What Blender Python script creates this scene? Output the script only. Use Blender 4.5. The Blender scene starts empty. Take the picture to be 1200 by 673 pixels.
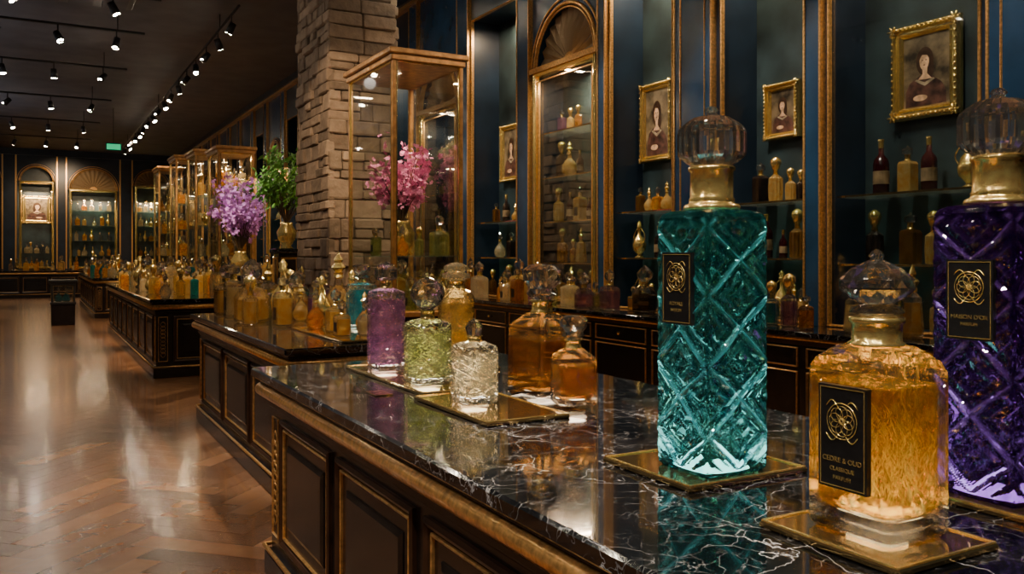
import bpy, math, random
from mathutils import Vector, Matrix
random.seed(7)
pi=math.pi
# ---------------------------------------------------------------- materials
def newmat(name):
    m=bpy.data.materials.new(name); m.use_nodes=True
    nt=m.node_tree
    for n in list(nt.nodes): nt.nodes.remove(n)
    o=nt.nodes.new('ShaderNodeOutputMaterial')
    return m,nt,o
def P(nt,**k):
    b=nt.nodes.new('ShaderNodeBsdfPrincipled')
    for a,v in k.items():
        b.inputs[a.replace('_',' ')].default_value=v
    return b
def simple(name,col,rough=.5,metal=0,bump=0,bscale=40,var=.0,**k):
    m,nt,o=newmat(name)
    b=P(nt,Roughness=rough,Metallic=metal,**k)
    b.inputs['Base Color'].default_value=(*col,1)
    tc=nt.nodes.new('ShaderNodeTexCoord')
    n=nt.nodes.new('ShaderNodeTexNoise'); n.inputs['Scale'].default_value=bscale; n.inputs['Detail'].default_value=4
    nt.links.new(tc.outputs['Object'],n.inputs['Vector'])
    if var>0:
        mr=nt.nodes.new('ShaderNodeMapRange'); mr.inputs[1].default_value=.3; mr.inputs[2].default_value=.7
        nt.links.new(n.outputs['Fac'],mr.inputs[0])
        r=nt.nodes.new('ShaderNodeMix'); r.data_type='RGBA'
        r.inputs[6].default_value=(*[c*(1-var) for c in col],1); r.inputs[7].default_value=(*[min(1,c*(1+var)) for c in col],1)
        nt.links.new(mr.outputs[0],r.inputs[0]); nt.links.new(r.outputs[2],b.inputs['Base Color'])
    if bump>0:
        bp=nt.nodes.new('ShaderNodeBump'); bp.inputs['Strength'].default_value=bump; bp.inputs['Distance'].default_value=.01
        nt.links.new(n.outputs['Fac'],bp.inputs['Height']); nt.links.new(bp.outputs['Normal'],b.inputs['Normal'])
    nt.links.new(b.outputs[0],o.inputs[0]); return m
def emis(name,col,s):
    m,nt,o=newmat(name); e=nt.nodes.new('ShaderNodeEmission'); e.inputs[0].default_value=(*col,1); e.inputs[1].default_value=s
    nt.links.new(e.outputs[0],o.inputs[0]); return m
def mixsh(nt,f,a,b):
    m=nt.nodes.new('ShaderNodeMixShader')
    if isinstance(f,(int,float)): m.inputs[0].default_value=f
    else: nt.links.new(f,m.inputs[0])
    nt.links.new(a,m.inputs[1]); nt.links.new(b,m.inputs[2]); return m.outputs[0]
def fresfac(nt,mul,base,blend=.35):
    lw=nt.nodes.new('ShaderNodeLayerWeight'); lw.inputs[0].default_value=blend
    ma=nt.nodes.new('ShaderNodeMath'); ma.operation='MULTIPLY_ADD'; ma.inputs[1].default_value=mul; ma.inputs[2].default_value=base
    nt.links.new(lw.outputs['Fresnel'],ma.inputs[0]); return ma.outputs[0]
def clearglass(name,tint=(.95,.97,.96),crystal=0.0,base=.04,rough=.02,mul=.7,frost=0):
    m,nt,o=newmat(name)
    tr=nt.nodes.new('ShaderNodeBsdfTransparent'); tr.inputs[0].default_value=(*tint,1)
    gl=nt.nodes.new('ShaderNodeBsdfGlossy'); gl.inputs['Roughness'].default_value=rough
    last=tr.outputs[0]
    if crystal>0:
        g=nt.nodes.new('ShaderNodeBsdfGlass'); g.inputs['Color'].default_value=(*tint,1); g.inputs['IOR'].default_value=1.5; g.inputs['Roughness'].default_value=.0
        last=mixsh(nt,crystal,last,g.outputs[0])
    if frost>0:
        d=nt.nodes.new('ShaderNodeBsdfTranslucent'); d.inputs[0].default_value=(.95,.93,.88,1)
        d2=nt.nodes.new('ShaderNodeBsdfDiffuse'); d2.inputs[0].default_value=(.95,.93,.88,1)
        last=mixsh(nt,frost,last,mixsh(nt,.5,d.outputs[0],d2.outputs[0]))
    last=mixsh(nt,fresfac(nt,mul,base),last,gl.outputs[0])
    nt.links.new(last,o.inputs[0]); return m
def tintglass(name,c1,c2,scale=9,solid=.34,rough=.05,c3=None,refr=.5,lo=.32,hi=.68,rk=.25,gam=.5):
    m,nt,o=newmat(name)
    tc=nt.nodes.new('ShaderNodeTexCoord')
    n=nt.nodes.new('ShaderNodeTexNoise'); n.inputs['Scale'].default_value=scale; n.inputs['Detail'].default_value=2; n.inputs['Distortion'].default_value=1.0
    nt.links.new(tc.outputs['Object'],n.inputs['Vector'])
    cr=nt.nodes.new('ShaderNodeValToRGB'); cr.color_ramp.elements[0].position=lo; cr.color_ramp.elements[1].position=hi
    cr.color_ramp.elements[0].color=(*c1,1); cr.color_ramp.elements[1].color=(*c2,1)
    nt.links.new(n.outputs['Fac'],cr.inputs[0]); out=cr.outputs[0]
    fac=solid
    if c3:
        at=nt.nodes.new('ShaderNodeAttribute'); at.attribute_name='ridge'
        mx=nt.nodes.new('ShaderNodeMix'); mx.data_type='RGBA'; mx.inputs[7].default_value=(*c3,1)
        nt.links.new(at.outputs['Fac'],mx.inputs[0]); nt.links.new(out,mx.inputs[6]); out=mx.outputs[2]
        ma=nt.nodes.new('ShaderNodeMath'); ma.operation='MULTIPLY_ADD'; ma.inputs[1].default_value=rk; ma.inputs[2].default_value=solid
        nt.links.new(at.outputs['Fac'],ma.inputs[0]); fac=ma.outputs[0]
    gm=nt.nodes.new('ShaderNodeGamma'); gm.inputs[1].default_value=gam; nt.links.new(out,gm.inputs[0])
    tr=nt.nodes.new('ShaderNodeBsdfTransparent'); nt.links.new(gm.outputs[0],tr.inputs[0])
    g=nt.nodes.new('ShaderNodeBsdfGlass'); g.inputs['IOR'].default_value=1.45; nt.links.new(gm.outputs[0],g.inputs['Color'])
    tl=nt.nodes.new('ShaderNodeBsdfTranslucent'); df=nt.nodes.new('ShaderNodeBsdfDiffuse')
    nt.links.new(out,tl.inputs[0]); nt.links.new(out,df.inputs[0])
    gl=nt.nodes.new('ShaderNodeBsdfGlossy'); gl.inputs['Roughness'].default_value=rough
    A=mixsh(nt,refr,tr.outputs[0],g.outputs[0]); B=mixsh(nt,.45,tl.outputs[0],df.outputs[0])
    C=mixsh(nt,fac,A,B); D=mixsh(nt,fresfac(nt,.6,.06),C,gl.outputs[0])
    nt.links.new(D,o.inputs[0]); return m
def marble():
    m,nt,o=newmat('black_marble')
    b=P(nt,Roughness=.09); b.inputs['Coat Weight'].default_value=.6; b.inputs['Coat Roughness'].default_value=.03
    tc=nt.nodes.new('ShaderNodeTexCoord')
    dn=nt.nodes.new('ShaderNodeTexNoise'); dn.inputs['Scale'].default_value=4.5; dn.inputs['Detail'].default_value=9
    nt.links.new(tc.outputs['Object'],dn.inputs['Vector'])
    va=nt.nodes.new('ShaderNodeVectorMath'); va.operation='MULTIPLY_ADD'; va.inputs[1].default_value=(.32,.32,.32)
    nt.links.new(dn.outputs['Color'],va.inputs[0]); nt.links.new(tc.outputs['Object'],va.inputs[2])
    last=None
    for sc,w,amp,l0,l1 in ((4.6,.008,1,.40,.60),(9,.010,.85,.42,.62),(19,.015,.6,.44,.64)):
        v=nt.nodes.new('ShaderNodeTexVoronoi'); v.feature='DISTANCE_TO_EDGE'; v.inputs['Scale'].default_value=sc
        nt.links.new(va.outputs[0],v.inputs['Vector'])
        r=nt.nodes.new('ShaderNodeMapRange'); r.inputs[1].default_value=0; r.inputs[2].default_value=w; r.inputs[3].default_value=amp; r.inputs[4].default_value=0
        nt.links.new(v.outputs['Distance'],r.inputs[0])
        n2=nt.nodes.new('ShaderNodeTexNoise'); n2.inputs['Scale'].default_value=sc*.6; n2.inputs['Detail'].default_value=3
        nt.links.new(tc.outputs['Object'],n2.inputs['Vector'])
        r2=nt.nodes.new('ShaderNodeMapRange'); r2.inputs[1].default_value=l0; r2.inputs[2].default_value=l1
        nt.links.new(n2.outputs['Fac'],r2.inputs[0])
        mu=nt.nodes.new('ShaderNodeMath'); mu.operation='MULTIPLY'; nt.links.new(r.outputs[0],mu.inputs[0]); nt.links.new(r2.outputs[0],mu.inputs[1])
        if last is None: last=mu
        else:
            mm=nt.nodes.new('ShaderNodeMath'); mm.operation='MAXIMUM'; nt.links.new(last.outputs[0],mm.inputs[0]); nt.links.new(mu.outputs[0],mm.inputs[1]); last=mm
    cb=nt.nodes.new('ShaderNodeValToRGB'); cb.color_ramp.elements[0].color=(.002,.0025,.0035,1); cb.color_ramp.elements[1].color=(.011,.011,.014,1)
    cb.color_ramp.elements[0].position=.45; cb.color_ramp.elements[1].position=.72
    nt.links.new(dn.outputs['Fac'],cb.inputs[0])
    mx=nt.nodes.new('ShaderNodeMix'); mx.data_type='RGBA'; mx.inputs[7].default_value=(.44,.47,.53,1)
    nt.links.new(last.outputs[0],mx.inputs[0]); nt.links.new(cb.outputs[0],mx.inputs[6]); nt.links.new(mx.outputs[2],b.inputs['Base Color'])
    nt.links.new(b.outputs[0],o.inputs[0]); return m
def attrmat(name,c0,c1,rough,nscale,nmul,p0,p1,bump=0,coat=0):
    m,nt,o=newmat(name); b=P(nt,Roughness=rough); b.inputs['Coat Weight'].default_value=coat; b.inputs['Coat Roughness'].default_value=.12
    at=nt.nodes.new('ShaderNodeAttribute'); at.attribute_name='ridge'
    tc=nt.nodes.new('ShaderNodeTexCoord'); n=nt.nodes.new('ShaderNodeTexNoise'); n.inputs['Scale'].default_value=nscale; n.inputs['Detail'].default_value=8
    nt.links.new(tc.outputs['Object'],n.inputs['Vector'])
    ad=nt.nodes.new('ShaderNodeMath'); ad.operation='MULTIPLY_ADD'; ad.inputs[1].default_value=nmul
    nt.links.new(n.outputs['Fac'],ad.inputs[0]); nt.links.new(at.outputs['Fac'],ad.inputs[2])
    cr=nt.nodes.new('ShaderNodeValToRGB'); cr.color_ramp.elements[0].position=p0; cr.color_ramp.elements[1].position=p1
    cr.color_ramp.elements[0].color=(*c0,1); cr.color_ramp.elements[1].color=(*c1,1)
    nt.links.new(ad.outputs[0],cr.inputs[0]); nt.links.new(cr.outputs[0],b.inputs['Base Color'])
    if bump:
        bp=nt.nodes.new('ShaderNodeBump'); bp.inputs['Strength'].default_value=bump; bp.inputs['Distance'].default_value=.03
        nt.links.new(n.outputs['Fac'],bp.inputs['Height']); nt.links.new(bp.outputs['Normal'],b.inputs['Normal'])
    nt.links.new(b.outputs[0],o.inputs[0]); return m

M=dict(
 navy=simple('navy_paint',(.007,.017,.036),.35,var=.3,bscale=3),
 blue=simple('blue_lacquer',(.012,.046,.108),.25,var=.25,bscale=3),
 back=simple('niche_backing',(.020,.037,.044),.45,var=.6,bscale=2.5),
 ebony=simple('ebony_wood',(.011,.008,.007),.26,var=.5,bscale=12,bump=.05),
 walnut=simple('walnut_wood',(.035,.016,.009),.3,var=.5,bscale=10,bump=.05),
 gold=simple('antique_gold',(1.0,.66,.24),.19,.88,bump=.15,bscale=60,var=.25),
 dgold=simple('aged_gold_trim',(.68,.39,.14),.28,.75,bump=.15,bscale=50,var=.35),
 brass=simple('polished_brass',(.90,.64,.28),.08,.98,var=.12,bscale=30),
 gwood=simple('gilded_wood',(.38,.20,.07),.3,.35,var=.4,bscale=14,bump=.1),
 ceil=simple('ceiling_paint',(.078,.076,.083),.7,var=.2,bscale=2),
 black=simple('black_metal',(.015,.015,.016),.4),
 label=simple('label_black',(.006,.006,.007),.35,var=.3,bscale=60),
 grout=simple('dark_joint',(.05,.026,.014),.7),
 mortar=simple('mortar',(.10,.08,.06),.9),
 bronze=simple('bronze_shell',(.36,.26,.15),.35,.35,bump=.2,bscale=30),
 lamp=emis('lamp_lens',(1,.84,.62),240),
 exitg=emis('exit_green',(.02,.8,.3),.8),
 marble=marble(),
 floor=attrmat('chevron_oak',(.095,.042,.020),(.38,.19,.092),.26,7,.4,.12,1.1,0,.4),
 stone=attrmat('rough_stone',(.11,.082,.06),(.42,.31,.22),.85,9,.7,.2,1,.9),
 pane=clearglass('pane_glass',(.95,.97,.97),0,.02,.03,.28),
 shelf=clearglass('shelf_glass',(.75,.92,.88),0,.08,.03,.4,.06),
 clear=clearglass('clear_crystal',(.99,.99,.99),.80,.035,.015,.55,.012),
 shell=clearglass('flacon_glass',(.99,.99,.98),.35,.04,.02,.8,.006),
 amber=tintglass('amber_perfume',(.85,.30,.03),(1,.62,.14),14),
 honey=tintglass('honey_perfume',(.95,.55,.14),(1,.80,.36),14),
 pale=tintglass('champagne_perfume',(.90,.75,.45),(1,.93,.68),14,.28),
 teal=tintglass('teal_glass',(.005,.25,.34),(.03,.52,.58),9,.28),
 purple=tintglass('violet_glass',(.18,.03,.32),(.55,.25,.68),9,.28),
 rose=tintglass('rose_glass',(.42,.17,.44),(.88,.52,.80),12,.13),
 green=tintglass('green_glass',(.50,.58,.16),(.88,.93,.50),9,.12),
 brown=tintglass('cognac_glass',(.52,.21,.03),(.90,.50,.12),9,.10),
 smoke=tintglass('smoke_glass',(.02,.018,.02),(.12,.08,.06),9,.3),
 wine=tintglass('wine_dark_glass',(.06,.006,.012),(.20,.02,.03),9,.3),
 champ=tintglass('pale_gold_liquid',(.95,.80,.50),(1,.95,.72),14,.10),
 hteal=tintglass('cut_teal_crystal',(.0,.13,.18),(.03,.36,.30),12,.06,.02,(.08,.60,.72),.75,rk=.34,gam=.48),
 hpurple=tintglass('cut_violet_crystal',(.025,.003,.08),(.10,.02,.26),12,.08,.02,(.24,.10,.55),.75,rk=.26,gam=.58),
 liquid=tintglass('amber_liquid',(.92,.47,.05),(1,.70,.20),7,.09,.04,(1,.90,.55),.5,rk=.35,gam=.62),
 goldliq=tintglass('gold_liquid',(.95,.58,.12),(1,.82,.36),9,.16,.04),
 leafgold=simple('gold_leaf',(1,.78,.34),.25,.25,var=.3,bscale=40),
 leaf=simple('leaf_green',(.12,.32,.04),.5,var=.5,bscale=8),
 twig=simple('twig',(.08,.05,.03),.7),
 lilac=simple('lilac_petal',(.62,.27,.76),.5,var=.4,bscale=9),
 pink=simple('pink_petal',(.80,.22,.48),.5,var=.4,bscale=9),
 canvas=simple('painted_canvas',(.16,.12,.07),.4,var=.85,bscale=9),
 skin=simple('portrait_skin',(.70,.45,.28),.4,var=.4,bscale=22),
 hair=simple('portrait_hair',(.05,.022,.010),.4,var=.5,bscale=20),
 dress=simple('portrait_dress',(.09,.04,.03),.4,var=.85,bscale=16),
 cloth=simple('portrait_collar',(.40,.33,.22),.4,var=.5,bscale=20),
)
# ---------------------------------------------------------------- mesh builder
def circ(n,off=0): return [(math.cos(2*pi*(i+off)/n),math.sin(2*pi*(i+off)/n)) for i in range(n)]
c_=.16
SQ=[(1,-1+c_),(1,1-c_),(1-c_,1),(-1+c_,1),(-1,1-c_),(-1,-1+c_),(-1+c_,-1),(1-c_,-1)]
OCT=circ(8,.5); R16=circ(16); R24=circ(24); R12=circ(12,.5); HEX=circ(6,.5)
FL=[((1 if i%2 else .9)*math.cos(2*pi*i/24),(1 if i%2 else .9)*math.sin(2*pi*i/24)) for i in range(24)]
LOB=[((1-.06*(i%2))*math.cos(2*pi*i/32),(1-.06*(i%2))*math.sin(2*pi*i/32)) for i in range(32)]
class MB:
    def __init__(s): s.v=[];s.f=[];s.m=[];s.sm=[];s.a=[];s.mats=[]
    def mi(s,k):
        if k not in s.mats: s.mats.append(k)
        return s.mats.index(k)
    def add(s,vs,fs,k,smooth=False,att=None):
        b=len(s.v); s.v+= [tuple(x) for x in vs]; i=s.mi(k)
        s.a+= att if att else [0.0]*len(vs)
        for f in fs: s.f.append(tuple(b+j for j in f)); s.m.append(i); s.sm.append(smooth)
    def box(s,x0,x1,y0,y1,z0,z1,k,bev=0,att=0.0,jit=0):
        if bev<=0:
            vs=[(x,y,z) for z in (z0,z1) for y in (y0,y1) for x in (x0,x1)]
            s.add(vs,[(0,2,3,1),(4,5,7,6),(0,1,5,4),(2,6,7,3),(0,4,6,2),(1,3,7,5)],k,att=[att]*8); return
        b=bev; vs=[];rings=[(z0,b),(z0+b,0),(z1-b,0),(z1,b)]
        for z,i in rings:
            e=i; q=b
            vs+=[(x0+e+q,y0+e,z),(x1-e-q,y0+e,z),(x1-e,y0+e+q,z),(x1-e,y1-e-q,z),(x1-e-q,y1-e,z),(x0+e+q,y1-e,z),(x0+e,y1-e-q,z),(x0+e,y0+e+q,z)]
        if jit: vs=[tuple(c+random.uniform(-jit,jit) for c in v) for v in vs]
        fs=[tuple(reversed(range(8))),tuple(range(24,32))]
        for r in range(3):
            for j in range(8): fs.append((r*8+j,r*8+(j+1)%8,(r+1)*8+(j+1)%8,(r+1)*8+j))
        s.add(vs,fs,k,att=[att]*32)
    def lathe(s,cx,cy,prof,k,shape=R16,rx=1,ry=1,rot=0,smooth=False,cap=True,z=0):
        n=len(shape); vs=[];fs=[];c,t=math.cos(rot),math.sin(rot)
        for r,h in prof:
            for (a,b) in shape:
                X=a*r*rx;Y=b*r*ry; vs.append((cx+X*c-Y*t,cy+X*t+Y*c,z+h))
        for i in range(len(prof)-1):
            for j in range(n): fs.append((i*n+j,i*n+(j+1)%n,(i+1)*n+(j+1)%n,(i+1)*n+j))
        if cap:
            fs.append(tuple(reversed(range(n)))); L=(len(prof)-1)*n; fs.append(tuple(range(L,L+n)))
        s.add(vs,fs,k,smooth)
    def facet(s,cx,cy,prof,k,n=12,z=0):
        vs=[];fs=[]
        for i,(r,h) in enumerate(prof):
            o=.5*(i%2)
            for j in range(n):
                a=2*pi*(j+o)/n; vs.append((cx+r*math.cos(a),cy+r*math.sin(a),z+h))
        for i in range(len(prof)-1):
            for j in range(n):
                a=i*n+j;b=i*n+(j+1)%n;c=(i+1)*n+j;d=(i+1)*n+(j+1)%n
                if i%2==0: fs+= [(a,b,c),(b,d,c)]
                else: fs+= [(a,d,c),(a,b,d)]
        fs.append(tuple(reversed(range(n)))); L=(len(prof)-1)*n; fs.append(tuple(range(L,L+n)))
        s.add(vs,fs,k)
    def tube(s,pts,r,k,n=6,smooth=True,closed=False):
        pts=[Vector(p) for p in pts]; N=len(pts); vs=[];fs=[]
        for i,p in enumerate(pts):
            if closed: t=pts[(i+1)%N]-pts[i-1]
            else: t=pts[min(i+1,N-1)]-pts[max(i-1,0)]
            t=t.normalized() if t.length>0 else Vector((0,0,1))
            u=t.cross(Vector((.123,.05,.99))) if abs(t.z)<.95 else t.cross(Vector((1,.02,.05)))
            u.normalize(); w=t.cross(u)
            rr=r[i] if isinstance(r,list) else r
            for j in range(n):
                a=2*pi*j/n; vs.append(p+u*rr*math.cos(a)+w*rr*math.sin(a))
        for i in range(N if closed else N-1):
            q=(i+1)%N
            for j in range(n): fs.append((i*n+j,i*n+(j+1)%n,q*n+(j+1)%n,q*n+j))
        if not closed: fs+= [tuple(reversed(range(n))),tuple(range((N-1)*n,N*n))]
        s.add(vs,fs,k,smooth)
    def build(s,name,parent=None):
        me=bpy.data.meshes.new(name); me.from_pydata(s.v,[],s.f)
        for k in s.mats: me.materials.append(M[k])
        me.polygons.foreach_set('material_index',s.m); me.polygons.foreach_set('use_smooth',s.sm)
        if any(s.a):
            at=me.attributes.new('ridge','FLOAT','POINT'); at.data.foreach_set('value',s.a)
        me.update(); o=bpy.data.objects.new(name,me); bpy.context.collection.objects.link(o)
        if parent: o.parent=parent
        return o
def empty(name,loc=(0,0,0)):
    e=bpy.data.objects.new(name,None); e.empty_display_size=.1; bpy.context.collection.objects.link(e); return e
def mapR(X): return lambda a,z,d:(X-d,a,z)
def mapE(Y): return lambda a,z,d:(a,Y-d,z)
def rectframe(mb,mp,a0,a1,z0,z1,prof,k,smooth=False):
    vs=[]
    for ins,d in prof:
        vs+=[mp(a0+ins,z0+ins,d),mp(a1-ins,z0+ins,d),mp(a1-ins,z1-ins,d),mp(a0+ins,z1-ins,d)]
    fs=[]
    for i in range(len(prof)-1):
        for j in range(4): fs.append((i*4+j,i*4+(j+1)%4,(i+1)*4+(j+1)%4,(i+1)*4+j))
    mb.add(vs,fs,k,smooth)
MOLD=[(0,0),(.0,.012),(.008,.02),(.018,.014),(.024,.008),(.03,0)]
def ellipse(mb,mp,a,z,ra,rz,d,k,n=20,a0=0,a1=2*pi):
    vs=[mp(a+ra*math.cos(a0+(a1-a0)*i/n),z+rz*math.sin(a0+(a1-a0)*i/n),d) for i in range(n)]
    mb.add(vs,[tuple(range(n))],k)
def picture(name,mp,a0,a1,z0,z1,fw=.08,parent=None):
    mb=MB()
    rectframe(mb,mp,a0,a1,z0,z1,[(0,0),(0,.03),(fw*.15,.055),(fw*.35,.06),(fw*.5,.035),(fw*.65,.035),(fw*.8,.045),(fw,.02),(fw,.012)],'gold')
    for i in range(15):
        for zz in (z0+fw*.25,z1-fw*.25):
            a=a0+fw*.3+(a1-a0-fw*.6)*i/14; mb.tube([mp(a-.006,zz,.06),mp(a+.006,zz,.06)],.011,'gold',5)
        for aa in (a0+fw*.25,a1-fw*.25):
            z=z0+fw*.3+(z1-z0-fw*.6)*i/14; mb.tube([mp(aa,z-.006,.06),mp(aa,z+.006,.06)],.011,'gold',5)
    for ca in (a0+fw*.3,a1-fw*.3):
        for cz in (z0+fw*.3,z1-fw*.3):
            for q in range(6):
                mb.tube([mp(ca,cz,.058),mp(ca+fw*.45*math.cos(q*pi/3),cz+fw*.45*math.sin(q*pi/3),.062)],fw*.09,'gold',5)
    b0,b1,c0,c1=a0+fw,a1-fw,z0+fw,z1-fw; w=b1-b0;h=c1-c0;ac=(b0+b1)/2
    mb.add([mp(b0,c0,.014),mp(b1,c0,.014),mp(b1,c1,.014),mp(b0,c1,.014)],[(0,1,2,3)],'canvas')
    ac+=w*.03
    sh=[(-.46,0),(-.45,.18),(-.36,.30),(-.2,.38),(-.09,.44),(.09,.44),(.2,.40),(.34,.34),(.42,.22),(.43,0)]
    mb.add([mp(ac+x*w,c0+.001+y*h,.0150) for x,y in sh],[tuple(range(10))],'dress')
    ellipse(mb,mp,ac,c0+h*.63,w*.19,h*.20,.0155,'hair')
    ellipse(mb,mp,ac-w*.10,c0+h*.52,w*.10,h*.14,.0156,'hair')
    mb.add([mp(ac+x*w,c0+y*h,.016) for x,y in [(-.16,.37),(.15,.38),(.05,.45),(.055,.56),(-.055,.56),(-.05,.45)]],[(0,1,2,3,4,5)],'skin')
    ellipse(mb,mp,ac+w*.01,c0+h*.63,w*.105,h*.125,.0165,'skin')
    mb.add([mp(ac+x*w,c0+y*h,.0168) for x,y in [(-.13,.62),(-.10,.74),(0,.79),(.10,.75),(.13,.64),(.06,.72),(-.05,.71)]],[(0,1,2,3,4,5,6)],'hair')
    ellipse(mb,mp,ac+w*.10,c0+h*.12,w*.16,h*.045,.0165,'skin',12)
    mb.add([mp(ac+x*w,c0+y*h,.0162) for x,y in [(-.22,.36),(0,.28),(.22,.37),(.18,.39),(0,.33),(-.18,.38)]],[(0,1,2,3,4,5)],'cloth')
    for sx in (-1,1): ellipse(mb,mp,ac+w*.01+sx*w*.04,c0+h*.645,w*.018,h*.008,.0170,'hair',8)
    ellipse(mb,mp,ac+w*.01,c0+h*.575,w*.025,h*.008,.0170,'dress',8)
    return mb.build(name,parent)
# ---------------------------------------------------------------- bottles
def bottle(mb,x,y,z,h,st,k,liq=False,rot=0):
    L=mb.lathe
    def S(pr): return [(r*h,q*h) for r,q in pr]
    body='shell' if liq else k
    if st==0:
        L(x,y,S([(.17,0),(.19,.02),(.19,.5),(.165,.56),(.07,.6)]),body,SQ,z=z,rot=rot)
        if liq: L(x,y,S([(.165,.05),(.17,.06),(.17,.46),(.16,.47)]),k,SQ,z=z,rot=rot)
        L(x,y,S([(.075,.6),(.085,.61),(.07,.63),(.07,.69),(.08,.7)]),'gold',R12,z=z)
        L(x,y,S([(.05,.7),(.1,.75),(.125,.82),(.11,.9),(.04,.96),(.0,1)]),'clear',OCT,z=z)
    elif st==1:
        mb.facet(x,y,S([(.13,0),(.20,.07),(.23,.18),(.21,.3),(.15,.41),(.07,.5),(.05,.6)]),body,12,z=z)
        if liq: mb.facet(x,y,S([(.11,.04),(.18,.09),(.205,.18),(.185,.29),(.12,.38)]),k,12,z=z)
        L(x,y,S([(.05,.6),(.075,.62),(.06,.66),(.075,.69)]),'gold',R12,z=z)
        L(x,y,S([(.04,.69),(.1,.76),(.05,.83),(.07,.87),(.02,.95),(0,1)]),'clear' if k!='honey' else 'gold',OCT,z=z)
    elif st==2:
        L(x,y,S([(.14,0),(.155,.02),(.155,.6),(.13,.65),(.06,.68)]),body,SQ,z=z,rot=rot)
        if liq: L(x,y,S([(.13,.05),(.138,.06),(.138,.54),(.13,.55)]),k,SQ,z=z,rot=rot)
        L(x,y,S([(.075,.68),(.06,.7),(.06,.8),(.07,.8)]),'gold',R12,z=z)
        L(x,y,S([(.08,.8),(.11,.82),(.11,.91),(.08,.94),(.03,.96),(0,1)]),'clear',R12,z=z)
    elif st==3:
        L(x,y,S([(.12,0),(.15,.02),(.16,.3),(.15,.52),(.06,.6)]),body,FL,z=z)
        if liq: L(x,y,S([(.12,.04),(.135,.3),(.12,.48)]),k,R12,z=z)
        L(x,y,S([(.06,.6),(.05,.7),(.08,.72),(.09,.78),(.12,.85),(.11,.93),(.05,.98),(0,1)]),'gold',R12,z=z,smooth=True)
    elif st==4:
        L(x,y,S([(.22,0),(.27,.03),(.27,.4),(.2,.52),(.08,.56)]),body,OCT,z=z,rot=rot)
        if liq: L(x,y,S([(.22,.05),(.245,.06),(.245,.36),(.2,.4)]),k,OCT,z=z,rot=rot)
        L(x,y,S([(.08,.56),(.08,.64),(.1,.65)]),'gold',R12,z=z)
        mb.facet(x,y,S([(.07,.65),(.16,.74),(.17,.83),(.1,.93),(.005,1)]),'clear',10,z=z)
    elif st==6: # gilt ewer with handles
        L(x,y,S([(.12,0),(.13,.02),(.05,.07),(.06,.1),(.17,.22),(.19,.36),(.13,.52),(.05,.62),(.045,.78),(.08,.84),(.05,.86),(.07,.92),(0,1)]),'gold',R16,z=z,smooth=True)
        for s_ in (-1,1): mb.tube([(x,y+s_*h*(.05+.2*math.sin(pi*q)),z+h*(.8-.5*q)) for q in [j/8 for j in range(9)]],h*.014,'gold',5)
    elif st==7: # dark wine-style bottle with label and capsule
        L(x,y,S([(.13,0),(.14,.02),(.14,.55),(.12,.63),(.05,.72),(.045,.9)]),k,R16,z=z,smooth=True)
        L(x,y,S([(.05,.84),(.05,.97),(.058,.975),(.055,1)]),'gold',R12,z=z)
        L(x,y,S([(.143,.18),(.143,.42)]),'canvas',R16,z=z,cap=False)
        return
    else:
        L(x,y,S([(.12,0),(.16,.04),(.12,.55),(.05,.62)]),body,HEX,z=z,rot=rot)
        if liq: L(x,y,S([(.11,.05),(.135,.08),(.105,.48)]),k,HEX,z=z,rot=rot)
        L(x,y,S([(.06,.62),(.06,.68)]),'gold',R12,z=z)
        L(x,y,S([(.04,.68),(.09,.76),(.03,.82),(.05,.86),(.015,.97),(0,1)]),'gold',OCT,z=z)
    if random.random()<.35 and k!='gold' and st in (0,2):
        w=.19 if st==0 else .155
        mb.box(x-w*h-.002,x-w*h+.003,y-w*h*.55,y+w*h*.55,z+.14*h,z+.38*h,'label')
PAL=['amber','honey','pale','teal','purple','green','brown','honey','amber','pale','smoke','honey']
def scatter(name,x0,x1,y0,y1,z,n,h0,h1,pal=PAL,liq=False,avoid=[],parent=None):
    mb=MB(); pts=[]; tries=0
    while len(pts)<n and tries<4000:
        tries+=1; h=random.uniform(h0,h1); x=random.uniform(x0,x1); y=random.uniform(y0,y1); r=h*.28
        if all((x-a)**2+(y-b)**2>(r+c)**2 for a,b,c in pts+avoid):
            pts.append((x,y,r)); bottle(mb,x,y,z,h,random.choice([0,1,2,3,4,5,0,1,2,4,6]),random.choice(pal),liq,0)
    return mb.build(name,parent)
def cutbody(mb,cx,cy,hx,hy,z0,z1,k,ns,nr,fn,shoulder,pw=9):
    vs=[];att=[]
    sides=[((1,0),(0,1)),((0,1),(-1,0)),((-1,0),(0,-1)),((0,-1),(1,0))]
    N=4*ns
    def ring(z,scale,p,v,dis=True):
        for si,(nn,tt) in enumerate(sides):
            for j in range(ns):
                t=-1+2*j/ns
                x=nn[0]+tt[0]*t; y=nn[1]+tt[1]*t
                f=(abs(x)**p+abs(y)**p)**(-1/p)
                d,a=fn(t,v) if dis else (0,0)
                e=max(0,1-abs(t)**10); 
                vs.append((cx+(x*f*hx)*scale+nn[0]*d*e,cy+(y*f*hy)*scale+nn[1]*d*e,z)); att.append(a*e)
    ring(z0,.93,pw,0,False); ring(z0+.006,.99,pw,0,False)
    for i in range(nr+1):
        v=i/nr; ring(z0+.012+(z1-z0-.012)*v,1,pw,v)
    for sc,z,p in shoulder: ring(z,sc,p,0,False)
    R=len(vs)//N; fs=[]
    for i in range(R-1):
        for j in range(N): fs.append((i*N+j,i*N+(j+1)%N,(i+1)*N+(j+1)%N,(i+1)*N+j))
    fs.append(tuple(reversed(range(N)))); fs.append(tuple(range((R-1)*N,R*N)))
    mb.add(vs,fs,k,False,att)
def tri(x): return abs((x%1)-.5)*2
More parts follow.
